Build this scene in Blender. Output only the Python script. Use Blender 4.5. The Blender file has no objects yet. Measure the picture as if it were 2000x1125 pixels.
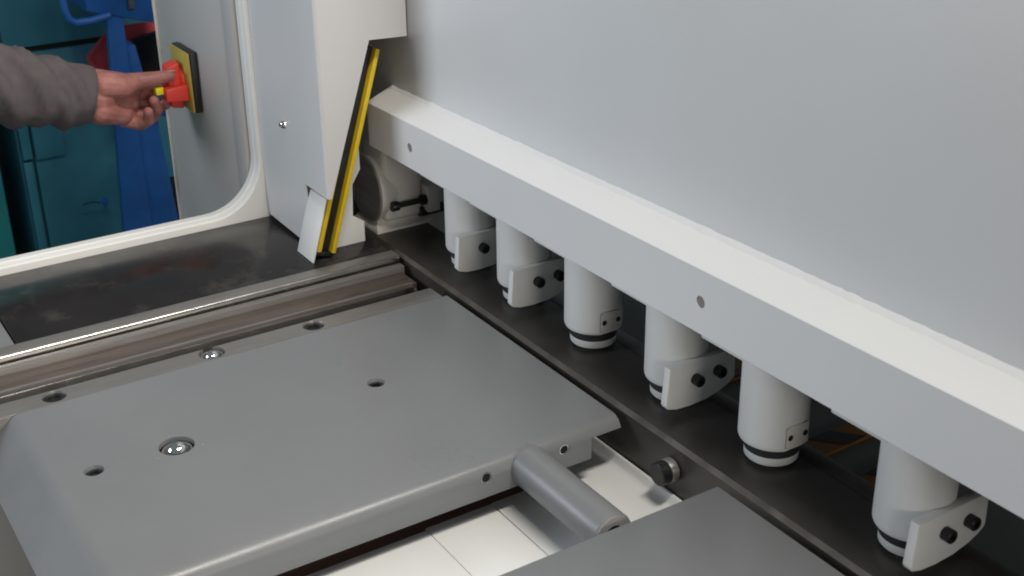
import bpy, bmesh, math, random
from mathutils import Vector, Matrix, noise
R = math.radians
sc = bpy.context.scene
COL = sc.collection

# ------------------------------------------------------------------ camera
cd = bpy.data.cameras.new("camera"); cam = bpy.data.objects.new("camera", cd); COL.objects.link(cam)
right = Vector((0.54090093, 0.84100547, -0.01166102))
down = Vector((0.34776234, -0.23624742, -0.90733043))
fwd = Vector((-0.76582474, 0.48672061, -0.42025648))
cm = Matrix((right, -down, -fwd)).transposed().to_4x4()
cm.translation = Vector((0, -0.796, 0.75))
cam.matrix_world = cm
cd.sensor_width = 36; cd.lens = 36 * 2507.7 / 2000
cd.clip_start = 0.05; cd.clip_end = 60
cd.dof.use_dof = True; cd.dof.focus_distance = 1.62; cd.dof.aperture_fstop = 11
sc.camera = cam

# ------------------------------------------------------------------ light
w = bpy.data.worlds.new("World"); sc.world = w; w.use_nodes = True
bg = w.node_tree.nodes["Background"]
bg.inputs[0].default_value = (0.87, 0.92, 1.0, 1); bg.inputs[1].default_value = 0.175
def area(name, loc, target, sx, sy, power, color):
    l = bpy.data.lights.new(name, 'AREA'); l.shape = 'RECTANGLE'; l.size = sx; l.size_y = sy
    l.energy = power; l.color = color
    o = bpy.data.objects.new(name, l); COL.objects.link(o); o.location = loc
    o.rotation_euler = (Vector(target) - Vector(loc)).to_track_quat('-Z', 'Y').to_euler()
    return o
area("ceiling_lamp", (0.05, -0.11, 2.8), (-1.5, -0.10, 0.1), 1.2, 0.32, 62, (1.0, 0.945, 0.85))
area("ceiling_lamp", (0.10, 0.95, 3.0), (-1.2, -0.40, 0.0), 1.6, 0.16, 52, (1.0, 0.96, 0.90))
fill = area("front_fill", (-2.35, -2.45, 1.0), (-1.42, 0.0, 0.26), 1.1, 0.9, 4.6, (0.82, 0.90, 1.0)); fill.data.spread = R(62)  # cool fill added to brighten the operator-facing sides, beam kept narrow
area("right_fill", (2.6, -0.62, 0.85), (-1.0, -0.05, 0.05), 1.2, 0.7, 31, (1.0, 0.95, 0.88))  # low warm fill added from the right to brighten guards and cover side
sc.view_settings.view_transform = 'Standard'; sc.view_settings.look = 'None'
sc.view_settings.exposure = 0.05; sc.view_settings.gamma = 1
sc.cycles.filter_width = 1.9
sc.cycles.max_bounces = 8

# ------------------------------------------------------------------ materials
MATS = {}
def mat(name, color, rough=0.5, metal=0.0, spec=0.5, var=0.05, vscale=6, bump=0.0, bscale=400, coat=0.0,
        stretch=None, dirt=None, rvar=0.08):
    m = bpy.data.materials.new(name); m.use_nodes = True
    nt = m.node_tree; b = nt.nodes["Principled BSDF"]
    b.inputs["Metallic"].default_value = metal
    b.inputs["Specular IOR Level"].default_value = spec
    b.inputs["Coat Weight"].default_value = coat
    tc = nt.nodes.new("ShaderNodeTexCoord"); src = tc.outputs["Object"]
    mp = nt.nodes.new("ShaderNodeMapping"); nt.links.new(src, mp.inputs[0]); 
    if stretch: mp.inputs["Scale"].default_value = stretch
    n = nt.nodes.new("ShaderNodeTexNoise"); n.inputs["Scale"].default_value = vscale; n.inputs["Detail"].default_value = 5
    nt.links.new(mp.outputs[0], n.inputs["Vector"])
    cr = nt.nodes.new("ShaderNodeValToRGB"); c = Vector(color)
    cr.color_ramp.elements[0].position = 0.3; cr.color_ramp.elements[1].position = 0.7
    cr.color_ramp.elements[0].color = (*(c * (1 - var)), 1)
    cr.color_ramp.elements[1].color = (*[min(1, x) for x in c * (1 + var)], 1)
    nt.links.new(n.outputs["Fac"], cr.inputs[0]); out = cr.outputs[0]
    if dirt:
        dcol, dscale, lo, hi, amt = dirt
        n2 = nt.nodes.new("ShaderNodeTexNoise"); n2.inputs["Scale"].default_value = dscale; n2.inputs["Detail"].default_value = 7
        n2.inputs["Roughness"].default_value = 0.62
        nt.links.new(src, n2.inputs["Vector"])
        mr = nt.nodes.new("ShaderNodeMapRange"); mr.inputs[1].default_value = lo; mr.inputs[2].default_value = hi; mr.inputs[4].default_value = amt
        nt.links.new(n2.outputs["Fac"], mr.inputs[0])
        mx = nt.nodes.new("ShaderNodeMix"); mx.data_type = 'RGBA'
        nt.links.new(mr.outputs[0], mx.inputs[0]); nt.links.new(out, mx.inputs[6]); mx.inputs[7].default_value = (*dcol, 1)
        out = mx.outputs[2]
    nt.links.new(out, b.inputs["Base Color"])
    r = nt.nodes.new("ShaderNodeMapRange"); r.inputs[3].default_value = max(0.02, rough - rvar); r.inputs[4].default_value = rough + rvar
    r.inputs[1].default_value = 0.3; r.inputs[2].default_value = 0.7
    nt.links.new(n.outputs["Fac"], r.inputs[0]); nt.links.new(r.outputs[0], b.inputs["Roughness"])
    if bump:
        nb = nt.nodes.new("ShaderNodeTexNoise"); nb.inputs["Scale"].default_value = bscale; nb.inputs["Detail"].default_value = 2
        nt.links.new(mp.outputs[0] if stretch else src, nb.inputs["Vector"])
        bp = nt.nodes.new("ShaderNodeBump"); bp.inputs["Strength"].default_value = bump; bp.inputs["Distance"].default_value = 0.001
        nt.links.new(nb.outputs["Fac"], bp.inputs["Height"]); nt.links.new(bp.outputs[0], b.inputs["Normal"])
    MATS[name] = m
    return m
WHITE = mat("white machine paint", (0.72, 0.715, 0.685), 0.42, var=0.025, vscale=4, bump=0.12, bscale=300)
PANEL = mat("pale grey cover paint", (0.73, 0.73, 0.725), 0.36, var=0.02, vscale=3, bump=0.10, bscale=260)
CREAM = mat("cream cast paint", (0.66, 0.63, 0.57), 0.45, var=0.05, vscale=25, bump=0.25, bscale=90, dirt=((0.28, 0.2, 0.15), 18, 0.56, 0.8, 0.6))
PLATE = mat("cream sheet paint", (0.82, 0.83, 0.82), 0.45, var=0.03, vscale=9, bump=0.1, bscale=200, dirt=((0.40, 0.33, 0.22), 7, 0.60, 0.85, 0.5))
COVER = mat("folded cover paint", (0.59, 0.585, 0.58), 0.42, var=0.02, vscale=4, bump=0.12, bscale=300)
GREY = mat("grey powder coat", (0.172, 0.179, 0.186), 0.34, var=0.035, vscale=8, bump=0.16, bscale=520, dirt=((0.16, 0.16, 0.155), 3, 0.5, 0.8, 0.35))
BLACKSTEEL = mat("blackened bed steel", (0.056, 0.051, 0.046), 0.36, metal=0.25, var=0.15, vscale=14, bump=0.12, bscale=260, dirt=((0.10, 0.085, 0.07), 9, 0.52, 0.8, 0.5))
MIRROR = mat("polished dark plate", (0.018, 0.0165, 0.0165), 0.20, metal=0.0, spec=0.25, var=0.2, vscale=10, dirt=((0.085, 0.08, 0.075), 11, 0.54, 0.72, 0.6), rvar=0.1)
BED_FRONT = mat("worn machined steel edge", (0.14, 0.125, 0.11), 0.38, metal=0.6, var=0.2, vscale=30)
STEEL = mat("ground steel", (0.25, 0.238, 0.225), 0.38, metal=0.5, var=0.08, vscale=20, stretch=(12, 0.8, 12), dirt=((0.2, 0.18, 0.15), 8, 0.55, 0.8, 0.35))
BRIGHT = mat("bright chamfer steel", (0.75, 0.73, 0.70), 0.22, metal=1.0, var=0.08, vscale=40)
SLOTBROWN = mat("brown slot steel", (0.165, 0.130, 0.112), 0.34, metal=0.55, var=0.22, vscale=16, stretch=(10, 0.6, 10))  # brown metal, tone streaked along the slot
CHROME = mat("chrome", (0.8, 0.8, 0.78), 0.10, metal=1.0, var=0.04)
TURNED = mat("turned dark steel", (0.33, 0.31, 0.295), 0.42, metal=0.5, var=0.22, vscale=14, stretch=(0.6, 1, 9), rvar=0.05)
CAB = mat("light grey cabinet paint", (0.44, 0.425, 0.41), 0.45, var=0.03, vscale=4, bump=0.1, bscale=200)
BLACK = mat("black oxide", (0.014, 0.014, 0.016), 0.42, var=0.3, vscale=40)
VOID = mat("dark recess", (0.008, 0.008, 0.008), 0.7)
RUBBER = mat("black rubber", (0.017, 0.017, 0.018), 0.6)
YELLOW = mat("yellow paint", (0.72, 0.50, 0.015), 0.42, var=0.06, vscale=20, dirt=((0.40, 0.24, 0.03), 16, 0.5, 0.8, 0.5))
ISOYEL = mat("yellow plate", (0.42, 0.33, 0.06), 0.45, var=0.08, vscale=25, dirt=((0.42, 0.26, 0.04), 20, 0.5, 0.8, 0.6))
BRIGHTYEL = mat("bright yellow plastic", (0.85, 0.70, 0.01), 0.4)
RED = mat("red plastic", (0.68, 0.05, 0.035), 0.38, var=0.05)
DKRED = mat("dull red paint", (0.62, 0.075, 0.09), 0.5, var=0.12, vscale=12)
TEAL = mat("teal machine enamel", (0.045, 0.235, 0.335), 0.5, var=0.12, vscale=5, dirt=((0.03, 0.15, 0.20), 6, 0.5, 0.8, 0.5))
TEAL2 = mat("lighter teal enamel", (0.03, 0.30, 0.33), 0.5, var=0.1, vscale=5)
BLUE = mat("blue enamel", (0.028, 0.155, 0.52), 0.42, var=0.12, vscale=7, dirt=((0.015, 0.06, 0.2), 9, 0.5, 0.8, 0.5))
BROWN = mat("brown primer", (0.26, 0.15, 0.12), 0.7, var=0.15, vscale=20)
CONCRETE = mat("concrete", (0.20, 0.19, 0.17), 0.8, var=0.15, vscale=5, bump=0.3, bscale=60)
REAR = mat("grey rear sheet", (0.16, 0.18, 0.175), 0.5, var=0.1, vscale=8)
ORANGE = mat("orange stripe paint", (0.26, 0.125, 0.03), 0.55, var=0.25, vscale=25)
SLEEVE = mat("grey fleece", (0.125, 0.108, 0.113), 0.95, spec=0.15, var=0.10, vscale=60, bump=0.5, bscale=900)
NAIL = mat("finger nail", (0.52, 0.33, 0.26), 0.35, var=0.05)
SKIN = mat("skin", (0.42, 0.178, 0.155), 0.5, spec=0.35, var=0.22, vscale=55, bump=0.5, bscale=170, dirt=((0.38, 0.115, 0.10), 30, 0.48, 0.75, 0.55))
SKIN.node_tree.nodes["Principled BSDF"].inputs["Subsurface Weight"].default_value = 0.15
SKIN.node_tree.nodes["Principled BSDF"].inputs["Subsurface Radius"].default_value = (0.008, 0.003, 0.002)

# ------------------------------------------------------------------ helpers
def world_of(o):
    v = Vector((0, 0, 0))
    while o: v += o.location; o = o.parent
    return v
def obj(name, bm, m, parent=None, sharp=38, kind=None):
    me = bpy.data.meshes.new(name)
    if isinstance(bm, bpy.types.Mesh): me = bm; me.name = name
    else:
        bmesh.ops.recalc_face_normals(bm, faces=bm.faces)
        bm.to_mesh(me); bm.free()
    off = world_of(parent) if parent else Vector((0, 0, 0))
    me.transform(Matrix.Translation(-off))
    if len(me.materials) == 0: me.materials.append(m)
    for p in me.polygons: p.use_smooth = True
    me.set_sharp_from_angle(angle=R(sharp))
    o = bpy.data.objects.new(name, me); COL.objects.link(o)
    if parent: o.parent = parent
    if kind: o["kind"] = kind
    return o
def thing(name, label, cat, loc=(0, 0, 0), group=None):
    o = bpy.data.objects.new(name, None); COL.objects.link(o); o.location = loc
    o.empty_display_size = 0.02
    o["label"] = label; o["category"] = cat
    if group: o["group"] = group
    return o
def tag(o, label, cat, group=None):
    o["label"] = label; o["category"] = cat
    if group: o["group"] = group
    return o
def bev(bm, geom, off, seg=2):
    if off > 0: bmesh.ops.bevel(bm, geom=geom, offset=off, segments=seg, affect='EDGES', profile=0.5, clamp_overlap=True)
def add_box(bm, x0, x1, y0, y1, z0, z1, b=0.0, seg=2):
    t = bmesh.new()
    vs = [t.verts.new((x, y, z)) for x in (x0, x1) for y in (y0, y1) for z in (z0, z1)]
    for f in ((0, 1, 3, 2), (4, 6, 7, 5), (0, 4, 5, 1), (2, 3, 7, 6), (0, 2, 6, 4), (1, 5, 7, 3)):
        t.faces.new([vs[i] for i in f])
    bev(t, t.edges[:], b, seg)
    merge(bm, t); return bm
def merge(bm, t, mtx=None):
    if mtx: bmesh.ops.transform(t, matrix=mtx, verts=t.verts)
    bmesh.ops.recalc_face_normals(t, faces=t.faces)
    me = bpy.data.meshes.new("tmp"); t.to_mesh(me); t.free(); bm.from_mesh(me); bpy.data.meshes.remove(me)
def box(*a, **k): return add_box(bmesh.new(), *a, **k)
def add_prism(bm, axis, poly, a, b, bevel=0.0, seg=2):
    t = bmesh.new()
    def P(u, v, c):
        return {'X': (c, u, v), 'Y': (u, c, v), 'Z': (u, v, c)}[axis]
    A = [t.verts.new(P(u, v, a)) for u, v in poly]; B = [t.verts.new(P(u, v, b)) for u, v in poly]
    t.faces.new(A); t.faces.new(B[::-1]); n = len(poly)
    for i in range(n): t.faces.new((A[i], B[i], B[(i + 1) % n], A[(i + 1) % n]))
    bmesh.ops.recalc_face_normals(t, faces=t.faces)
    bev(t, [e for e in t.edges if e.calc_face_angle(0) > R(25)], bevel, seg)
    merge(bm, t); return bm
def prism(*a, **k): return add_prism(bmesh.new(), *a, **k)
AX = {'Z': Matrix.Identity(4), 'X': Matrix.Rotation(R(90), 4, 'Y'), 'Y': Matrix.Rotation(R(-90), 4, 'X')}
def add_lathe(bm, prof, c, axis='Z', n=40, caps=True):
    """prof: (radius, height) from bottom to top along the axis through c."""
    t = bmesh.new(); rings = []
    for r, h in prof:
        if r < 1e-6: rings.append([t.verts.new((0, 0, h))])
        else: rings.append([t.verts.new((r * math.cos(2 * math.pi * k / n), r * math.sin(2 * math.pi * k / n), h)) for k in range(n)])
    for a, b in zip(rings, rings[1:]):
        for k in range(n):
            k2 = (k + 1) % n
            if len(a) == 1 and len(b) == 1: continue
            if len(a) == 1: t.faces.new((a[0], b[k], b[k2]))
            elif len(b) == 1: t.faces.new((a[k], b[0], a[k2]))
            else: t.faces.new((a[k], a[k2], b[k2], b[k]))
    if caps and len(rings[0]) > 1: t.faces.new(rings[0][::-1])
    if caps and len(rings[-1]) > 1: t.faces.new(rings[-1])
    bmesh.ops.remove_doubles(t, verts=t.verts, dist=1e-7)
    merge(bm, t, Matrix.Translation(c) @ AX[axis]); return bm
def lathe(*a, **k): return add_lathe(bmesh.new(), *a, **k)
def add_tube(bm, pts, r, n=12):
    pts = [Vector(p) for p in pts]; t = bmesh.new(); rings = []
    for i, p in enumerate(pts):
        d = (pts[min(i + 1, len(pts) - 1)] - pts[max(i - 1, 0)]).normalized()
        u = d.orthogonal().normalized() if i == 0 else (u - d * u.dot(d)).normalized()
        v = d.cross(u)
        rr = r[i] if isinstance(r, (list, tuple)) else r
        rings.append([t.verts.new(p + rr * (u * math.cos(2 * math.pi * k / n) + v * math.sin(2 * math.pi * k / n))) for k in range(n)])
    for a, b in zip(rings, rings[1:]):
        for k in range(n): t.faces.new((a[k], a[(k + 1) % n], b[(k + 1) % n], b[k]))
    t.faces.new(rings[0][::-1]); t.faces.new(rings[-1])
    merge(bm, t); return bm
def tube(*a, **k): return add_tube(bmesh.new(), *a, **k)
def tmp_obj(bm):
    bmesh.ops.recalc_face_normals(bm, faces=bm.faces)
    me = bpy.data.meshes.new("cutter"); bm.to_mesh(me); bm.free()
    o = bpy.data.objects.new("cutter", me); COL.objects.link(o); return o
def cut(bm, cutters):
    """boolean difference worked out now; no cutter stays in the scene."""
    o = tmp_obj(bm); cs = [tmp_obj(c) for c in cutters]
    for c in cs:
        m = o.modifiers.new("b", 'BOOLEAN'); m.operation = 'DIFFERENCE'; m.object = c; m.solver = 'EXACT'
    dg = bpy.context.evaluated_depsgraph_get(); dg.update()
    me = bpy.data.meshes.new_from_object(o.evaluated_get(dg))
    for q in [o] + cs: bpy.data.objects.remove(q)
    me.materials.clear()
    return me
def applied(o):
    dg = bpy.context.evaluated_depsgraph_get(); dg.update()
    me = bpy.data.meshes.new_from_object(o.evaluated_get(dg)); bpy.data.objects.remove(o); me.materials.clear(); return me
def copy_tree(o, parent=None):
    c = o.copy(); COL.objects.link(c)
    if parent: c.parent = parent
    for ch in list(o.children): copy_tree(ch, c)
    return c

# ------------------------------------------------------------------ setting
fl = obj("floor", box(-7, 2.5, -4, 4, -0.95, -0.85), CONCRETE, kind="structure")

# ------------------------------------------------------------------ bed of the machine
bed = thing("shear_bed", "long blackened steel machine bed under the row of white cylinders", "machine bed", (-1.0, 0.06, -0.5))
obj("bed_bar", prism('X', [(0, -0.5), (0, -0.004), (0.0045, 0), (0.095, 0), (0.095, -0.5)], -1.9, 0.1), BLACKSTEEL, bed)
obj("worn_edge", prism('X', [(-0.0006, -0.0040), (0.0045, 0.0006), (0.0045, -0.001), (0.001, -0.004)], -1.58, 0.1), BED_FRONT, bed)
obj("lower_blade", prism('X', [(0.096, -0.08), (0.096, -0.0006), (0.121, -0.0006), (0.121, -0.08)], -1.58, 0.1, bevel=0.0008), BLACKSTEEL, bed)
bb = obj("bolt", lathe([(0.0, -0.0235), (0.0122, -0.0235), (0.0136, -0.0222), (0.0136, -0.0115), (0.0, -0.0115)], (-0.924, 0, -0.032), axis='Y', n=32), BLACK, bed)
obj("bolt_shank", lathe([(0.0135, -0.0112), (0.0142, -0.0100), (0.0142, -0.0022), (0.0125, -0.0006)], (-0.924, 0, -0.032), axis='Y', n=28), STEEL, bb)

# ------------------------------------------------------------------ clamp beam and cover panel above it
beam = thing("clamp_beam", "long white clamp beam running above the cylinders, with two round plugs", "machine beam", (-1.0, 0.02, 0.149))
def beam_bm():
    bm = bmesh.new(); N = 60; x0, x1 = -1.640, 0.3; rows = []
    for i in range(N + 1):
        x = x0 + (x1 - x0) * i / N
        k = (x + 1.63) / 0.95; zt = 0.2135 + 0.0095 * min(k, 1.5); zb = 0.147 + 0.002 * min(k, 1.2); zi = 0.2300 + 0.014 * min(k, 1.5)
        sec = [(0, zb), (0, zt - 0.0012), (0.0012, zt), (0.0395, zi), (0.0395, zi - 0.02), (0.016, zt - 0.02), (0.016, zb)]
        rows.append([bm.verts.new((x, y, z)) for y, z in sec])
    n = len(rows[0])
    for a, b in zip(rows, rows[1:]):
        for k in range(n): bm.faces.new((a[k], b[k], b[(k + 1) % n], a[(k + 1) % n]))
    bm.faces.new(rows[0]); bm.faces.new(rows[-1][::-1])
    return bm
plug_x = [(-1.5135, 0.1775), (-0.8944, 0.184)]
beam_me = cut(beam_bm(), [lathe([(0.0068, -0.004), (0.0068, 0.0035), (0, 0.0035)], (x, 0, z), axis='Y', n=28) for x, z in plug_x])
obj("beam_body", beam_me, PANEL, beam, sharp=25)
PLUGM = mat("dull plug face", (0.24, 0.21, 0.20), 0.5, var=0.2, vscale=60)
for x, z in plug_x:
    obj("plug", lathe([(0.0, 0.0012), (0.0060, 0.0012), (0.0062, 0.0034), (0, 0.0034)], (x, 0, z), axis='Y', n=28), PLUGM, beam)
# irregular painted weld where the beam meets the panel
def weld():
    bm = bmesh.new(); N = 260; x0, x1 = -1.636, 0.2; rows = []
    for i in range(N + 1):
        x = x0 + (x1 - x0) * i / N
        k = (x + 1.63) / 0.95; zi = 0.2300 + 0.014 * min(k, 1.5)
        a = 0.0032 + 0.0010 * noise.noise(Vector((x * 40, 0, 0))) + 0.0014 * noise.noise(Vector((x * 90, 3, 0)))
        rows.append([bm.verts.new(v) for v in ((x, 0.0395 - a * 1.5, zi - a * 0.80), (x, 0.0395 - a * 0.7, zi + a * 0.10), (x, 0.0395 + 0.0009, zi + a * 1.0), (x, 0.0395 + 0.001, zi - 0.004))])
    for a, b in zip(rows, rows[1:]):
        for k in range(3): bm.faces.new((a[k], b[k], b[k + 1], a[k + 1]))
    return bm
obj("weld_bead", weld(), PANEL, beam, sharp=80)
pn = thing("cover_panel", "broad plain pale grey front panel rising above the clamp beam", "machine panel", (-0.6, 0.046, 0.214))
obj("front_sheet", box(-1.82, 0.6, 0.040, 0.052, 0.214, 0.78, b=0.001), PANEL, pn)
obj("hood_light_block", box(-1.82, 0.6, 0.0525, 1.6, 0.32, 0.36, b=0.002), PANEL, pn)  # unseen roof added to keep the rear lamp's light off the chute

# blade holder behind the cylinders
hb = obj("blade_holder", prism('X', [(0.128, 0.055), (0.128, 0.30), (0.16, 0.30), (0.16, 0.055)], -1.55, 0.1, bevel=0.002), BLACK)
tag(hb, "black upper blade bar hanging behind the row of white cylinders", "blade bar")

# ------------------------------------------------------------------ hold-down cylinders
def body_mesh(holes):
    prof = [(0.0, 0.0260), (0.0335, 0.0260), (0.0358, 0.0276), (0.0368, 0.030), (0.0370, 0.033), (0.0370, 0.20), (0, 0.20)]
    b = lathe(prof, (0, 0, 0), n=64)
    cs = [box(0.0338, 0.06, -0.05, 0.05, 0.01, 0.0665)]
    if holes:
        cs = [prism('X', [(-0.0150, 0.01), (-0.0150, 0.0560), (-0.009, 0.0590), (0.05, 0.0590), (0.05, 0.01)], 0.0312, 0.06)]
        cs += [lathe([(0.0044, 0.022), (0.0044, 0.05), (0, 0.05)], (0, y, 0.0430), axis='X', n=20) for y in (-0.0085, 0.0130)]
    return cut(b, cs)
def clamp_cylinder(guard):
    t = thing("clamp_cylinder", "", "clamp cylinder", (0, 0, 0), "white clamp cylinders under the beam")
    obj("cylinder_body", body_mesh(not guard), WHITE, t, sharp=30)
    obj("mount_flange", box(-0.083, -0.004, -0.0350, 0.03, 0.1185, 0.2, b=0.0015), WHITE, t)
    obj("seal_ring", lathe([(0.0, 0.015), (0.0298, 0.015), (0.0298, 0.026), (0, 0.026)], (0, 0, 0), n=48), RUBBER, t)
    obj("foot_pad", lathe([(0.0, 0.0045), (0.0278, 0.0045), (0.0292, 0.0062), (0.0296, 0.0160), (0.0285, 0.0172), (0, 0.0172)], (0, 0, 0), n=56), WHITE, t)
    if guard:
        poly = [(-0.0455, 0.0660), (-0.0490, 0.0195), (-0.0465, 0.0150), (-0.034, 0.0112), (-0.014, 0.0098), (0.010, 0.0112), (0.030, 0.0160), (0.043, 0.0215), (0.051, 0.0270), (0.052, 0.031), (0.0505, 0.066)]
        obj("guard_plate", prism('X', poly, 0.0335, 0.0437, bevel=0.0011), WHITE, t)
        for y, z in ((-0.008, 0.0435), (0.0245, 0.0450)):
            h = obj("bolt", lathe([(0.0, 0.0438), (0.0068, 0.0438), (0.0070, 0.0528), (0.0062, 0.0538), (0.0036, 0.0538), (0.0034, 0.0503), (0, 0.0503)], (0, y, z), axis='X', n=22), BLACK, t)
    else:
        obj("lock_plate", prism('X', [(-0.0138, 0.0305), (-0.0138, 0.0545), (-0.0085, 0.0572), (0.0175, 0.0550), (0.0175, 0.0305)], 0.0313, 0.0346, bevel=0.0006), CREAM, t)
        for y in (-0.0085, 0.0125):
            obj("screw", lathe([(0.0, 0.0344), (0.0034, 0.0344), (0.0034, 0.0352), (0.0026, 0.0356), (0, 0.0356)], (0, y, 0.0430), axis='X', n=16), BLACK, t)  # black discs stand in for the dark slots of this plate
    return t
protoG = clamp_cylinder(True); protoP = clamp_cylinder(False)
CY = [(-1.470, True, "white guarded cylinder farthest along the beam, next to the round-faced bracket"),
      (-1.3310, True, "white cylinder with two-bolt guard plate, second along from the round-faced bracket"),
      (-1.1720, False, "white cylinder without guard, beside the far corner of the grey table, foot pad bare"),
      (-1.0090, True, "white guarded cylinder just below the larger round plug on the beam"),
      (-0.8470, False, "white cylinder without guard nearest the camera, bare foot pad, right of centre"),
      (-0.6560, True, "large white guarded cylinder nearest the camera, at lower right of the beam")]
used = {True: False, False: False}
for x, g, lab in CY:
    p = protoG if g else protoP
    o = copy_tree(p) if used[g] else p
    used[g] = True
    o.location = (x, 0.070, 0); o["label"] = lab

# ------------------------------------------------------------------ round-faced bracket at the end
lug = thing("bearing_bracket", "white cast bracket with a round dark machined face, bolted on the bed end", "bracket", (-1.685, 0.055, 0.0))
obj("housing", lathe([(0.040, 0.0115), (0.0530, 0.0115), (0.0535, 0.0135), (0.0515, 0.022), (0.0455, 0.036), (0.0400, 0.055), (0.0365, 0.072), (0.0355, 0.084), (0.034, 0.090), (0, 0.090)],
                     (-1.682, 0, 0.064), axis='Y', n=72), CREAM, lug)
obj("machined_face", lathe([(0.0, 0.0085), (0.0505, 0.0085), (0.0515, 0.0095), (0.0515, 0.0118), (0, 0.0118)], (-1.682, 0, 0.064), axis='Y', n=72), TURNED, lug)
def flared_base():
    bm = bmesh.new(); rows = []
    for s, z in ((0.0, 0.0), (0.0, 0.004), (0.006, 0.007), (0.0115, 0.014), (0.0155, 0.026), (0.0180, 0.052)):
        x0, x1, y0, y1 = -1.728 + s * 0.9, -1.646 - s * 0.9, 0.0075 + s * 0.5, 0.105 - s * 0.55
        rows.append([bm.verts.new(p) for p in ((x0, y0, z), (x1, y0, z), (x1, y1, z), (x0, y1, z))])
    for a, b in zip(rows, rows[1:]):
        for k in range(4): bm.faces.new((a[k], a[(k + 1) % 4], b[(k + 1) % 4], b[k]))
    bm.faces.new(rows[0][::-1]); bm.faces.new(rows[-1])
    return bm
obj("casting_block", box(-1.705, -1.6385, 0.0185, 0.0855, 0.018, 0.135, b=0.009, seg=4), CREAM, lug, sharp=60)
obj("flared_base", flared_base(), CREAM, lug, sharp=50)
ear = obj("clamp_ear", box(-1.668, -1.622, 0.085, 0.106, 0.026, 0.068, b=0.002), CREAM, lug)
cb = obj("clamp_bolt", tube([(-1.630, 0.036, 0.046), (-1.630, 0.086, 0.0465)], 0.0042, n=14), BLACK, lug)
obj("bolt_head", lathe([(0.0, 0.026), (0.0068, 0.026), (0.0074, 0.027), (0.0074, 0.037), (0, 0.037)], (-1.630, 0, 0.046), axis='Y', n=20), BLACK, cb)
obj("lock_nut", lathe([(0.0, 0.077), (0.0082, 0.077), (0.0082, 0.0848), (0, 0.0848)], (-1.630, 0, 0.0465), axis='Y', n=6), BLACK, cb)
obj("lower_bolt", lathe([(0.0, 0.078), (0.008, 0.078), (0.008, 0.12), (0, 0.12)], (-1.640, 0, 0.024), axis='Y', n=18), BLACK, lug)

# ------------------------------------------------------------------ side frame with the throat cut-out
def arc(cx, cz, r, a0, a1, n=14):
    return [(cx + r * math.cos(R(a0 + (a1 - a0) * i / n)), cz + r * math.sin(R(a0 + (a1 - a0) * i / n))) for i in range(n + 1)]
sf = thing("end_upright", "white end frame of the machine with a round-cornered throat opening", "machine frame", (-1.83, -0.1, -0.84))
th = 0.011
poly = [(-0.95, -0.84), (0.25, -0.84), (0.25, 1.5), (-0.106, 1.5)] + arc(-0.106 - 0.085, th + 0.085, 0.085, 0, -90) + [(-0.95, th)]
obj("frame_plate", prism('X', poly, -1.853, -1.8155, bevel=0.0025, seg=3), WHITE, sf, sharp=50)
def rim_bead():
    """thin rounded paint bead along the middle of the throat edge"""
    path = [(-0.105, 1.5)] + arc(-0.106 - 0.085, th + 0.085, 0.0855, 0, -90, 20) + [(-0.95, th + 0.0005)]
    return tube([(-1.834, y, z) for y, z in path], 0.0016, n=8)
obj("edge_bead", rim_bead(), WHITE, sf)

cab = thing("switch_cabinet", "pale grey cabinet side carrying the yellow switch, beyond the throat opening", "cabinet", (-2.05, 0.05, -0.84))
obj("cabinet_shell", box(-2.238, -1.905, -0.108, 0.28, -0.84, 1.5, b=0.003), CAB, cab)
obj("door_strip", box(-1.9040, -1.857, -0.111, 0.28, -0.84, 1.5, b=0.003), CAB, cab)
obj("edge_trim", box(-2.2455, -2.2385, -0.112, -0.05, -0.84, 1.5, b=0.0015), CREAM, cab)

# ------------------------------------------------------------------ folded cover in front of the end frame
cov = thing("end_cover", "white folded sheet cover at the machine end, cut away at a slant", "machine cover", (-1.7, -0.03, 0.004))
def cover_mesh():
    bm = bmesh.new(); xc, yc = -1.579, -0.100
    A = [(-1.8145, 1.5), (-1.8145, 0.006), (-1.6545, 0.003), (-1.6545, 0.102)]
    va = [bm.verts.new((x, yc, z)) for x, z in A]
    c0 = bm.verts.new((xc, yc, 0.101)); c1 = bm.verts.new((xc, yc, 1.5))
    B = [(-0.0935, 0.101), (-0.0205, 0.319), (0.0385, 0.3165), (0.0385, 1.5)]
    vb = [bm.verts.new((xc, y, z)) for y, z in B]
    bm.faces.new(va + [c0, c1]); bm.faces.new([c1, c0] + vb)
    e = bm.edges.get((c0, c1)); bev(bm, [e], 0.0055, 4)
    bmesh.ops.recalc_face_normals(bm, faces=bm.faces)
    o = tmp_obj(bm)
    m = o.modifiers.new("s", 'SOLIDIFY'); m.thickness = 0.0025; m.offset = 1
    # outward normal is away from the machine
    f = max(o.data.polygons, key=lambda p: p.area)
    if f.normal.y > 0 or f.normal.x < -0.5: m.offset = -1 if False else 1; o.data.flip_normals()
    m.offset = -1
    return applied(o)
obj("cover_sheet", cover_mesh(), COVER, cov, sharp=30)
s = obj("screw", lathe([(0.0, -0.1065), (0.003, -0.1062), (0.0052, -0.1045), (0.0068, -0.1005), (0.0068, -0.0995), (0, -0.0995)], (-1.716, 0, 0.177), axis='Y', n=24), CHROME, cov)
obj("socket", lathe([(0.0, -0.1072), (0.0024, -0.1072), (0.0024, -0.1058), (0, -0.1058)], (-1.716, 0, 0.177), axis='Y', n=6), BLACK, s)

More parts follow.
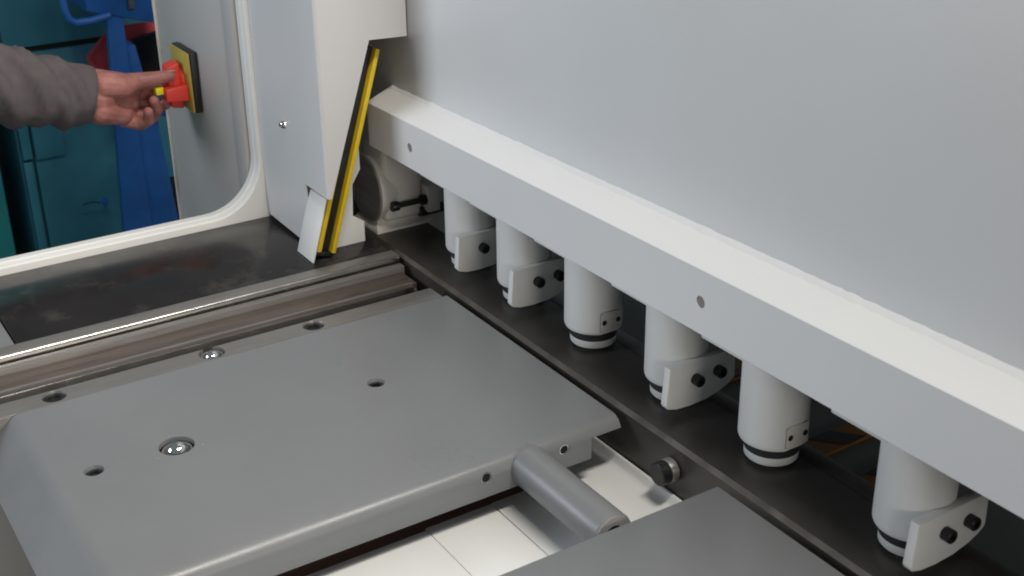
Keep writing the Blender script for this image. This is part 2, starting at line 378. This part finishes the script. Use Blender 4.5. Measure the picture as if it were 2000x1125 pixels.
post = obj("inner_guard_plate", prism('X', [(-0.090, -0.02), (-0.0195, -0.02), (-0.0185, 0.0317), (-0.0365, 0.0440), (-0.0340, 0.0930), (-0.0200, 0.115), (-0.0195, 0.30), (-0.090, 0.30)], -1.641, -1.635, bevel=0.0006), WHITE)
tag(post, "upright white guard plate behind the yellow strips, notched round the bracket face", "guard plate")

# ------------------------------------------------------------------ yellow and black light curtain
lc = thing("light_curtain", "slanted light curtain bar with yellow edges and black window below the cover", "light curtain", (-1.61, -0.10, 0.01))
u = Vector((0, 0.0912, 0.2904)).normalized(); v = Vector((0, u.z, -u.y)); o0 = Vector((-1.600, -0.0853, 0.0076)) - v * 0.0293
def slanted(x0, x1, v0, v1, l0, l1, b=0.0008):
    t = box(x0, x1, v0, v1, l0, l1, b=b)
    M = Matrix(((1, 0, 0, 0), (0, v.y, u.y, o0.y), (0, v.z, u.z, o0.z), (0, 0, 0, 1)))
    bmesh.ops.transform(t, matrix=M, verts=t.verts); return t
L = 0.304
obj("profile_edge", slanted(-1.626, -1.600, 0.0, 0.0066, 0, L), YELLOW, lc)
obj("profile_edge", slanted(-1.626, -1.600, 0.0232, 0.0298, 0, L), YELLOW, lc)
obj("profile_back", slanted(-1.634, -1.6262, 0.0, 0.0298, 0, L), YELLOW, lc)
obj("window", slanted(-1.6258, -1.6095, 0.0069, 0.0229, 0, L), BLACK, lc)
obj("end_cap", slanted(-1.632, -1.6045, 0.001, 0.0288, -0.007, -0.0004), BLACK, lc)
obj("mount_tab", prism('X', [(-0.1215, 0.0005), (-0.1195, 0.0005), (-0.0915, 0.0935), (-0.0935, 0.0935)], -1.656, -1.600, bevel=0.0004), WHITE, lc)

# ------------------------------------------------------------------ dark plate and squaring arm
dp = obj("side_plate", box(-1.814, -1.5775, -0.545, -0.004, -0.03, 0.0, b=0.0012), MIRROR)
tag(dp, "dark polished steel plate between the white end frame and the rails", "steel plate")
fb = obj("plate_support", box(-1.76, -1.5775, -0.66, -0.5465, -0.05, -0.002, b=0.003), GREY)
tag(fb, "grey end block at the operator end of the dark plate, at the left frame edge", "end block")

arm = thing("squaring_arm", "long steel squaring arm with slotted rails and a screwed strip", "squaring arm", (-1.49, -0.4, -0.1))
def rail(pl, y0, y1, b=0.0006): return prism('Y', pl, y0, y1, bevel=b)
obj("rear_rail", rail([(-1.577, -0.05), (-1.577, 0.002), (-1.5525, 0.002), (-1.5525, -0.05)], -0.95, -0.005), STEEL, arm)
obj("polished_edge", rail([(-1.5523, -0.01), (-1.5523, 0.0017), (-1.5508, 0.0004), (-1.5508, -0.01)], -0.95, -0.006, 0.0004), BRIGHT, arm)
obj("rail_step", rail([(-1.5470, -0.05), (-1.5470, -0.0075), (-1.5340, -0.0075), (-1.5340, -0.05)], -0.95, -0.007), STEEL, arm)
obj("slot_floor", rail([(-1.5338, -0.05), (-1.5338, -0.016), (-1.4890, -0.016), (-1.4890, -0.05)], -0.95, -0.012), SLOTBROWN, arm)
obj("slot_ridge", rail([(-1.4888, -0.05), (-1.4888, -0.0125), (-1.4845, -0.0125), (-1.4845, -0.05)], -0.95, -0.020), STEEL, arm)
obj("slot_floor", rail([(-1.4843, -0.05), (-1.4843, -0.0145), (-1.4640, -0.0145), (-1.4640, -0.05)], -0.95, -0.024), SLOTBROWN, arm)
obj("front_rail", rail([(-1.4638, -0.05), (-1.4638, -0.0080), (-1.4608, -0.0066), (-1.4608, -0.05)], -0.95, -0.031, 0.0004), BRIGHT, arm)
obj("groove_floor", rail([(-1.4606, -0.05), (-1.4606, -0.032), (-1.4372, -0.032), (-1.4372, -0.05)], -0.95, -0.030), BLACK, arm)
scr = [(-1.4205, -0.541), (-1.4205, -0.204)]
cuts = [lathe([(0.0138, -0.013), (0.0138, -0.0045), (0.0145, -0.0030), (0.0145, 0.003), (0, 0.003)], (x, y, 0), n=32) for x, y in scr]
cuts.append(lathe([(0.0166, -0.016), (0.0166, 0.003), (0, 0.003)], (-1.4215, -0.344, 0), n=36))
strip = cut(prism('Y', [(-1.437, -0.05), (-1.437, -0.003), (-1.4035, -0.003), (-1.4035, -0.05)], -0.95, -0.018, bevel=0.0005), cuts)
obj("screwed_strip", strip, STEEL, arm)
def sock(x, y, z, r, parent, n=24):
    s = obj("screw", lathe([(0.0, z - 0.0035), (r, z - 0.0035), (r, z), (r * 0.62, z), (r * 0.58, z - 0.0028), (0, z - 0.0028)], (x, y, 0), n=n), BLACK, parent)
    return s
for x, y in scr: sock(x, y, -0.0062, 0.0132, arm)
def ball(x, y, z, r, parent):
    b = obj("ball_transfer", lathe([(r * 1.235, z - 0.010), (r * 1.235, z - 0.0040), (r * 1.10, z - 0.0035), (r * 1.05, z + 0.0008), (r * 0.95, z + 0.0006), (r * 0.88, z - 0.004), (0, z - 0.0045)], (x, y, 0), n=40), STEEL, parent)
    sp = [(r * 0.80 * math.cos(R(a)), z - 0.0035 + r * 0.80 * math.sin(R(a))) for a in range(-20, 90, 10)] + [(0, z - 0.0035 + r * 0.80)]
    obj("ball", lathe(sp, (x, y, 0), n=36), CHROME, b)
ball(-1.4215, -0.344, -0.0075, 0.0130, arm)

# ------------------------------------------------------------------ grey support tables
t1 = thing("support_table", "grey support table with a ball, two sunk screws and a folded near edge", "machine table", (-1.2, -0.3, -0.1))
ZT = -0.003
h_scr = [(-1.2355, -0.207), (-1.2320, -0.5485)]; h_ball = (-1.2310, -0.457)
Y0, Y1 = -0.583, -0.0115
XR = -1.0045; RB = 0.0175
def top_mesh():
    """one sheet: rows along Y; flat, near-edge fold and the sloping operator end"""
    bm = bmesh.new(); n = 8
    sec = [(-1.4022, 0.0), (-1.33, 0.0), (-1.15, 0.0), (-1.06, 0.0)] + [(XR - RB + RB * math.sin(R(90 * i / n)), -RB + RB * math.cos(R(90 * i / n))) for i in range(n + 1)] + [(XR, -0.0395)]
    rb = 0.024; path = [(Y1, ZT, 0.0), (Y0, ZT, 0.0)]
    # yaw of the operator end keeps it square to the table
    for i in range(1, 9):
        a = R(47 * i / 8); path.append((Y0 - rb * math.sin(a), ZT - rb * (1 - math.cos(a)), a))
    a = R(47); y, z, _ = path[-1]
    path.append((y - 0.055 * math.cos(a), z - 0.055 * math.sin(a), a))
    rows = []
    for (y, z, a) in path:
        rows.append([bm.verts.new((x, y - (h) * -math.sin(a) * -1, z + h * math.cos(a))) for x, h in sec])
    for p, q in zip(rows, rows[1:]):
        for k in range(len(sec) - 1): bm.faces.new((p[k], q[k], q[k + 1], p[k + 1]))
    bmesh.ops.recalc_face_normals(bm, faces=bm.faces)
    o = tmp_obj(bm)
    f = max(o.data.polygons, key=lambda p: p.area)
    if f.normal.z < 0: o.data.flip_normals()
    m = o.modifiers.new("s", 'SOLIDIFY'); m.thickness = 0.006; m.offset = -1
    me = applied(o); b2 = bmesh.new(); b2.from_mesh(me); bpy.data.meshes.remove(me); return b2
cuts = [lathe([(0.0098, -0.016), (0.0098, -0.0050), (0.0108, -0.0032), (0.0108, 0.002), (0, 0.002)], (x, y, 0), n=28) for x, y in h_scr]
cuts.append(lathe([(0.0198, -0.018), (0.0198, 0.003), (0, 0.003)], (*h_ball, 0), n=40))
cuts += [lathe([(0.0066, -0.02), (0.0066, 0.02), (0, 0.02)], (XR, y, -0.0185), axis='X', n=24) for y in (-0.193, -0.0905)]
cuts.append(box(XR - 0.011, XR + 0.03, -0.0535, 0.05, -0.2, ZT - RB + 0.0045))
obj("table_top", cut(top_mesh(), cuts), GREY, t1, sharp=30)
for x, y in h_scr: sock(x, y, -0.0072, 0.0092, t1)
ball(*h_ball, ZT - 0.0055, 0.0158, t1)
NUTM = BRIGHT
for y in (-0.193, -0.0905):
    obj("threaded_bush", lathe([(0.0064, -0.0055), (0.0064, -0.0012), (0.0052, -0.0012), (0.0050, -0.0055), (0.0064, -0.0055)], (XR, y, -0.0185), axis='X', n=24, caps=False), NUTM, t1)
    obj("bush_core", lathe([(0.0, -0.0085), (0.0050, -0.0085), (0.0050, -0.0060), (0, -0.0060)], (XR, y, -0.0185), axis='X', n=20), VOID, t1)
for k, (ax, ay) in enumerate(((-0.026, 0.0), (0.012, 0.026), (0.012, -0.026))):
    obj("dimple", lathe([(0.0, ZT - 0.0002), (0.0024, ZT - 0.0002), (0.0016, ZT + 0.0007), (0, ZT + 0.0009)], (h_ball[0] + ax, h_ball[1] + ay, 0), n=12), GREY, t1)
obj("support_rib", box(-1.40, -1.063, -0.55, -0.06, -0.16, -0.046, b=0.002), BROWN, t1)

t2 = thing("support_table", "plain grey support table corner at the bottom edge, near the bed bolt", "machine table", (-0.6, -0.3, -0.1))
obj("table_top", box(-0.838, -0.30, -0.62, -0.012, -0.0115, ZT, b=0.0012), GREY, t2)
obj("support_rib", box(-0.78, -0.34, -0.58, -0.05, -0.0745, -0.0118, b=0.002), GREY, t2)

tb = thing("spacer_tube", "grey painted tube bridging the two grey tables", "tube", (-0.93, -0.138, -0.022))
def tube_bm():
    return lathe([(0.0215, -1.0043), (0.0238, -1.0043), (0.0238, -0.8530), (0.0228, -0.8505), (0.0112, -0.8505), (0.0108, -0.895), (0, -0.895)], (0, -0.138, -0.0225), axis='X', n=56)
obj("tube_body", tube_bm(), GREY, tb, sharp=30)
obj("tube_rim", lathe([(0.0118, -0.8506), (0.0224, -0.8506), (0.0224, -0.8497), (0.0118, -0.8497), (0.0118, -0.8506)], (0, -0.138, -0.0225), axis='X', n=56, caps=False),
    mat("bare tube rim", (0.46, 0.43, 0.42), 0.4, metal=0.3, var=0.1), tb)

# ------------------------------------------------------------------ white lower front frame
lf = thing("front_frame", "white lower front frame showing between the two grey tables", "machine frame", (-0.9, -0.2, -0.5))
def shelf():
    sec = [(-0.1000, -0.082), (-0.1000, -0.075), (-0.016, -0.075), (-0.012, -0.0742), (-0.0085, -0.0720), (-0.0060, -0.0675), (-0.0050, -0.0625), (-0.0015, -0.0625), (-0.0015, -0.082)]
    return prism('X', sec, -1.12, -0.3, bevel=0.0006)
obj("front_panel", shelf(), PLATE, lf, sharp=40)
obj("front_panel", box(-1.0330, -0.3, -0.1710, -0.1002, -0.082, -0.0750, b=0.0003), PLATE, lf)
obj("front_panel", box(-1.0325, -0.3, -0.2560, -0.1717, -0.082, -0.0753, b=0.0007), PLATE, lf)
obj("front_panel", box(-1.0285, -0.3, -0.62, -0.2567, -0.082, -0.0750, b=0.0007), PLATE, lf)
obj("frame_base", box(-1.02, -0.3, -0.6, -0.003, -0.84, -0.0825), PLATE, lf)

# ------------------------------------------------------------------ behind the blade gap
rs = thing("rear_chute", "dim grey sheet chute with orange bands glimpsed behind the bed", "chute", (-0.9, 0.5, -0.84))
obj("chute_sheet", prism('X', [(0.18, -0.12), (1.4, -0.125), (1.4, -0.13), (0.18, -0.13)], -1.75, 0.1), REAR, rs)
for k in range(5):
    x = -1.30 + 0.105 * k + (0.01 if k % 2 else 0)
    b = bmesh.new(); add_prism(b, 'Z', [(x, 0.20), (x + 0.035, 0.20), (x + 0.02, 0.75), (x - 0.02, 0.75)], -0.1195, -0.115)
    st = obj("orange_band", b, ORANGE, rs)
    for j in range(4):
        y = 0.27 + 0.11 * j
        d = bmesh.new(); add_prism(d, 'Z', [(x - 0.004, y), (x + 0.030, y + 0.03), (x + 0.030, y + 0.065), (x - 0.004, y + 0.035)], -0.1149, -0.1140)
        obj("black_stripe", d, BLACK, st)

# ------------------------------------------------------------------ isolator switch
sw = thing("isolator_switch", "red rotary isolator handle on a square yellow plate with black back", "switch", (-2.09, -0.10, 0.165))
obj("back_box", box(-2.1345, -2.0450, -0.1215, -0.1085, 0.1135, 0.2175, b=0.003, seg=3), BLACK, sw)
obj("yellow_plate", box(-2.1335, -2.0460, -0.1250, -0.1217, 0.1145, 0.2165, b=0.002), ISOYEL, sw)
obj("knob_collar", lathe([(0.0, -0.131), (0.017, -0.131), (0.019, -0.129), (0.019, -0.1252), (0, -0.1252)], (-2.092, 0, 0.163), axis='Y', n=36), RED, sw)
hd = obj("handle", prism('X', [(-0.1300, 0.1165), (-0.1500, 0.1205), (-0.1540, 0.150), (-0.1500, 0.1900), (-0.1300, 0.1965)], -2.110, -2.0765, bevel=0.003, seg=3), RED, sw)
obj("handle_grip", prism('X', [(-0.1255, 0.1330), (-0.1640, 0.1370), (-0.1640, 0.1590), (-0.1255, 0.1610)], -2.0760, -2.058, bevel=0.0025, seg=3), RED, hd)
obj("lock_tab", box(-2.089, -2.073, -0.1760, -0.1625, 0.1475, 0.1595, b=0.0012), BRIGHTYEL, sw)

# ------------------------------------------------------------------ person: left forearm and hand
ps = thing("person", "arm in a grey fleece sleeve reaching in to turn the red switch handle", "person", (-2.1, -0.45, 0.2))
def limb(bm, chain, n=14):
    """chain of (point, radius): tapered capsule string"""
    for (a, ra), (b, rb) in zip(chain, chain[1:]):
        a, b = Vector(a), Vector(b); d = (b - a); L_ = d.length; q = d.to_track_quat('Z', 'Y').to_matrix().to_4x4()
        prof = [(0, -ra)] + [(ra * math.cos(R(t)), ra * math.sin(R(t))) for t in range(-75, 1, 15)] + [(rb * math.cos(R(t)), L_ + rb * math.sin(R(t))) for t in range(0, 76, 15)] + [(0, L_ + rb)]
        t = lathe(prof, (0, 0, 0), n=n); merge(bm, t, Matrix.Translation(a) @ q)
def hand():
    bm = bmesh.new()
    limb(bm, [((-2.10, -0.60, 0.215), 0.034), ((-2.10, -0.42, 0.190), 0.033), ((-2.10, -0.290, 0.160), 0.027), ((-2.10, -0.262, 0.155), 0.028)])
    # palm
    limb(bm, [((-2.104, -0.266, 0.177), 0.024), ((-2.108, -0.210, 0.162), 0.0205), ((-2.124, -0.196, 0.147), 0.0145)])
    limb(bm, [((-2.106, -0.262, 0.150), 0.026), ((-2.114, -0.212, 0.136), 0.019)])
    limb(bm, [((-2.099, -0.264, 0.133), 0.026), ((-2.108, -0.228, 0.116), 0.0185), ((-2.120, -0.212, 0.110), 0.0135)])
    limb(bm, [((-2.124, -0.200, 0.148), 0.0135), ((-2.126, -0.201, 0.124), 0.0125), ((-2.120, -0.216, 0.106), 0.0115)])
    limb(bm, [((-2.120, -0.208, 0.150), 0.0160), ((-2.127, -0.178, 0.142), 0.0135), ((-2.128, -0.168, 0.126), 0.0115)])
    # thumb with its thenar mound
    limb(bm, [((-2.092, -0.256, 0.174), 0.0240), ((-2.085, -0.228, 0.170), 0.0215), ((-2.086, -0.200, 0.1735), 0.0145), ((-2.080, -0.170, 0.1745), 0.0122), ((-2.072, -0.1500, 0.1785), 0.0098)])
    # index, behind the handle
    limb(bm, [((-2.126, -0.194, 0.148), 0.0118), ((-2.130, -0.156, 0.150), 0.0102), ((-2.122, -0.134, 0.1435), 0.0088), ((-2.112, -0.124, 0.1345), 0.0078)])
    # middle
    limb(bm, [((-2.130, -0.196, 0.126), 0.0114), ((-2.122, -0.164, 0.1130), 0.0102), ((-2.103, -0.153, 0.1215), 0.0090), ((-2.0885, -0.1595, 0.1330), 0.0080)])
    # ring
    limb(bm, [((-2.126, -0.205, 0.110), 0.0115), ((-2.112, -0.1780, 0.1000), 0.0106), ((-2.092, -0.1720, 0.1180), 0.0095), ((-2.0790, -0.1800, 0.1385), 0.0084)])
    # little finger
    limb(bm, [((-2.114, -0.224, 0.103), 0.0118), ((-2.098, -0.2020, 0.0960), 0.0104), ((-2.081, -0.1925, 0.1060), 0.0094), ((-2.0705, -0.1945, 0.1235), 0.0084)])
    o = tmp_obj(bm)
    m = o.modifiers.new("r", 'REMESH'); m.mode = 'VOXEL'; m.voxel_size = 0.0014
    s_ = o.modifiers.new("s", 'SMOOTH'); s_.factor = 0.5; s_.iterations = 7
    me = applied(o)
    return me
obj("body", hand(), SKIN, ps, sharp=180)
# thumb nail
nb = bmesh.new(); bmesh.ops.create_uvsphere(nb, u_segments=16, v_segments=10, radius=1)
bmesh.ops.transform(nb, matrix=Matrix.Translation((-2.0680, -0.1480, 0.1855)) @ Matrix.Rotation(R(-28), 4, 'Y') @ Matrix.Diagonal((0.0055, 0.0075, 0.0022, 1)), verts=nb.verts)
obj("thumb_nail", nb, NAIL, ps)
def sleeve():
    bm = bmesh.new(); NT, NA = 90, 72
    P0, P1 = Vector((-2.10, -0.95, 0.345)), Vector((-2.10, -0.2770, 0.1590))
    ax = (P1 - P0).normalized(); e1 = Vector((1, 0, 0)); e2 = ax.cross(e1).normalized()
    if e2.z < 0: e2 = -e2
    rows = []
    for i in range(NT + 1):
        t = i / NT; s_ = (t - 1) * (P1 - P0).length       # metres back from the cuff
        c = P0.lerp(P1, t)
        rz = 0.0470 + 0.0105 * min(1, -s_ / 0.12) ** 0.8; rx = 0.038 + 0.010 * min(1, -s_ / 0.16)
        row = []
        for k in range(NA):
            a = 2 * math.pi * k / NA
            d = 0.0
            for (s0, tw, wd, am, ph) in ((-0.045, 0.034, 0.010, 0.0100, 0.8), (-0.082, 0.045, 0.0115, 0.0170, 1.0), (-0.122, 0.050, 0.012, 0.0150, 0.7), (-0.165, 0.05, 0.014, 0.0170, 1.1), (-0.215, 0.04, 0.016, 0.014, 0.6), (-0.27, 0.03, 0.02, 0.01, 0.2)):
                q = (s_ - s0 - tw * math.cos(a + ph)) / wd
                d += am * math.exp(-q * q) * (0.55 + 0.45 * math.cos(a - 1.2 + ph))
            d += 0.0035 * noise.noise(Vector((s_ * 30, math.cos(a) * 1.6, math.sin(a) * 1.6)))
            d += 0.0010 * noise.noise(Vector((s_ * 90, math.cos(a) * 5, math.sin(a) * 5)))
            fade = min(1, -s_ / 0.02) if s_ < 0 else 0
            d *= 0.25 + 0.75 * fade
            row.append(bm.verts.new(c + e1 * (rx + d) * math.cos(a) + e2 * (rz + d) * math.sin(a)))
        rows.append(row)
    # turned-in cuff lip
    for ins, back in ((0.002, -0.001), (0.0055, 0.001), (0.007, 0.012), (0.009, 0.04)):
        c = P1 - ax * back; row = []
        for k in range(NA):
            a = 2 * math.pi * k / NA
            row.append(bm.verts.new(c + e1 * (0.038 - ins) * math.cos(a) + e2 * (0.0470 - ins) * math.sin(a)))
        rows.append(row)
    for p, q in zip(rows, rows[1:]):
        for k in range(NA): bm.faces.new((p[k], p[(k + 1) % NA], q[(k + 1) % NA], q[k]))
    bm.faces.new(rows[0])
    return bm
obj("sleeve", sleeve(), SLEEVE, ps, sharp=180)

# ------------------------------------------------------------------ workshop machines beyond the opening
def K(y, z, x=-3.6):
    f = x / -3.2; return (-0.796 + (y + 0.796) * f, 0.75 + (z - 0.75) * f)
tc = thing("teal_cabinet", "large teal machine cabinet with seamed doors behind the blue stand", "cabinet", (-3.7, 0.1, -0.85))
y0 = K(-0.195, 0)[0]
obj("cabinet_shell", box(-4.3, -3.63, y0, 1.3, -0.85, 1.2, b=0.006), TEAL, tc)
ya, za = K(0, -0.015)
obj("upper_door", box(-3.628, -3.60, y0 + 0.004, 1.29, za + 0.006, 1.19, b=0.004), TEAL, tc)
yb, zb = K(-0.165, -0.29)
obj("lower_door", box(-3.628, -3.602, yb + 0.003, 1.29, -0.84, za - 0.010, b=0.004), TEAL, tc)
obj("hinge_strip", box(-3.628, -3.606, y0 + 0.004, yb - 0.004, -0.84, zb - 0.006, b=0.004), TEAL, tc)
obj("latch_panel", box(-3.628, -3.596, y0 + 0.004, yb - 0.002, zb + 0.004, za - 0.010, b=0.004), TEAL, tc)
obj("latch_panel", box(-3.6018, -3.588, yb + 0.004, K(-0.090, 0)[0], zb + 0.002, zb + 0.22, b=0.003), TEAL, tc)
obj("shadow_gap", box(-3.6285, -3.612, yb + 0.002, 1.28, za - 0.0095, za + 0.0055), VOID, tc)
tl = obj("teal_machine", box(-4.2, -3.62, -1.6, y0 - 0.055, -0.85, 1.1, b=0.01), TEAL2)
tag(tl, "lighter teal machine side at the far left, beyond the dark gap", "machine")

bs = thing("blue_stand", "blue steel machine stand with a bent tube handle, beyond the arm", "stand", (-3.2, 0.1, -0.85))
obj("post", prism('X', [(0.008, -0.85), (0.104, -0.85), (0.103, 0.6), (0.068, 0.6), (0.0635, 0.05)], -3.222, -3.20, bevel=0.004), BLUE, bs)
obj("side_web", prism('X', [(0.106, -0.85), (0.205, -0.85), (0.160, -0.25), (0.128, -0.045), (0.1065, -0.045)], -3.275, -3.215, bevel=0.003), BLUE, bs)
obj("head_box", prism('X', [(0.012, 0.6), (0.016, 0.056), (0.052, 0.046), (0.104, 0.030), (0.24, -0.012), (0.24, 0.6)], -3.36, -3.196, bevel=0.004), BLUE, bs)
pts = [(-3.18, -0.046, 0.30), (-3.18, -0.043, 0.12), (-3.18, -0.040, 0.07), (-3.18, -0.034, 0.048), (-3.18, -0.018, 0.037), (-3.18, 0.02, 0.037), (-3.18, 0.066, 0.044)]
obj("tube_handle", tube(pts, 0.0095, n=14), BLUE, bs)
obj("bracket_plate", box(-3.1955, -3.188, 0.118, 0.132, 0.052, 0.16, b=0.001), STEEL, bs)
obj("knee_plate", prism('X', [(0.135, -0.17), (0.20, -0.13), (0.22, -0.25), (0.155, -0.23)], -3.21, -3.19, bevel=0.002), BLUE, bs)
rt = thing("red_tray", "dull red angled tray partly hidden behind the blue post", "tray", (-3.42, 0.09, -0.4))
f_ = lambda y, z: K(y, z, -3.42)
obj("tray_sheet", prism('X', [f_(-0.002, -0.054), f_(0.067, 0.012), f_(0.20, 0.012), f_(0.20, -0.16), f_(0.02, -0.105)], -3.425, -3.415, bevel=0.002), DKRED, rt)
obj("tray_rim", prism('X', [f_(-0.004, -0.056), f_(0.067, 0.016), f_(0.067, 0.004), f_(0.010, -0.056), f_(0.026, -0.105), f_(0.016, -0.105)], -3.4145, -3.409, bevel=0.001), DKRED, rt)
bk = obj("black_slab", prism('X', [K(0.122, -0.030, -3.35), K(0.21, -0.016, -3.35), K(0.215, -0.135, -3.35), K(0.140, -0.135, -3.35)], -3.38, -3.345, bevel=0.003), VOID)  # thin black slab filling the gap beside the post
tag(bk, "plain black bin beside the blue post, left of the cabinet edge", "bin")
bk2 = obj("black_slab", box(-3.43, -3.40, K(0.158, 0, -3.42)[0], K(0.24, 0, -3.42)[0], K(0, -0.52, -3.42)[1], K(0, -0.405, -3.42)[1], b=0.003), VOID)
tag(bk2, "small black box low behind the blue stand, next to the cabinet edge", "box")
bt = thing("hang_tag", "small blue tag on a dark cord in front of the teal door", "tag", (-3.55, 0.02, -0.46))
g_ = lambda y, z: K(y, z, -3.55)
obj("tag_card", prism('X', [g_(-0.022, -0.430), g_(-0.005, -0.420), g_(0.002, -0.437), g_(-0.012, -0.450)], -3.553, -3.548, bevel=0.0008), BLUE, bt)
pts = [(-3.55, *g_(-0.066, -0.432)), (-3.55, *g_(-0.050, -0.428)), (-3.55, *g_(-0.035, -0.430)), (-3.55, *g_(-0.022, -0.436))]
obj("cord", tube(pts, 0.0018, n=8), BLACK, bt)
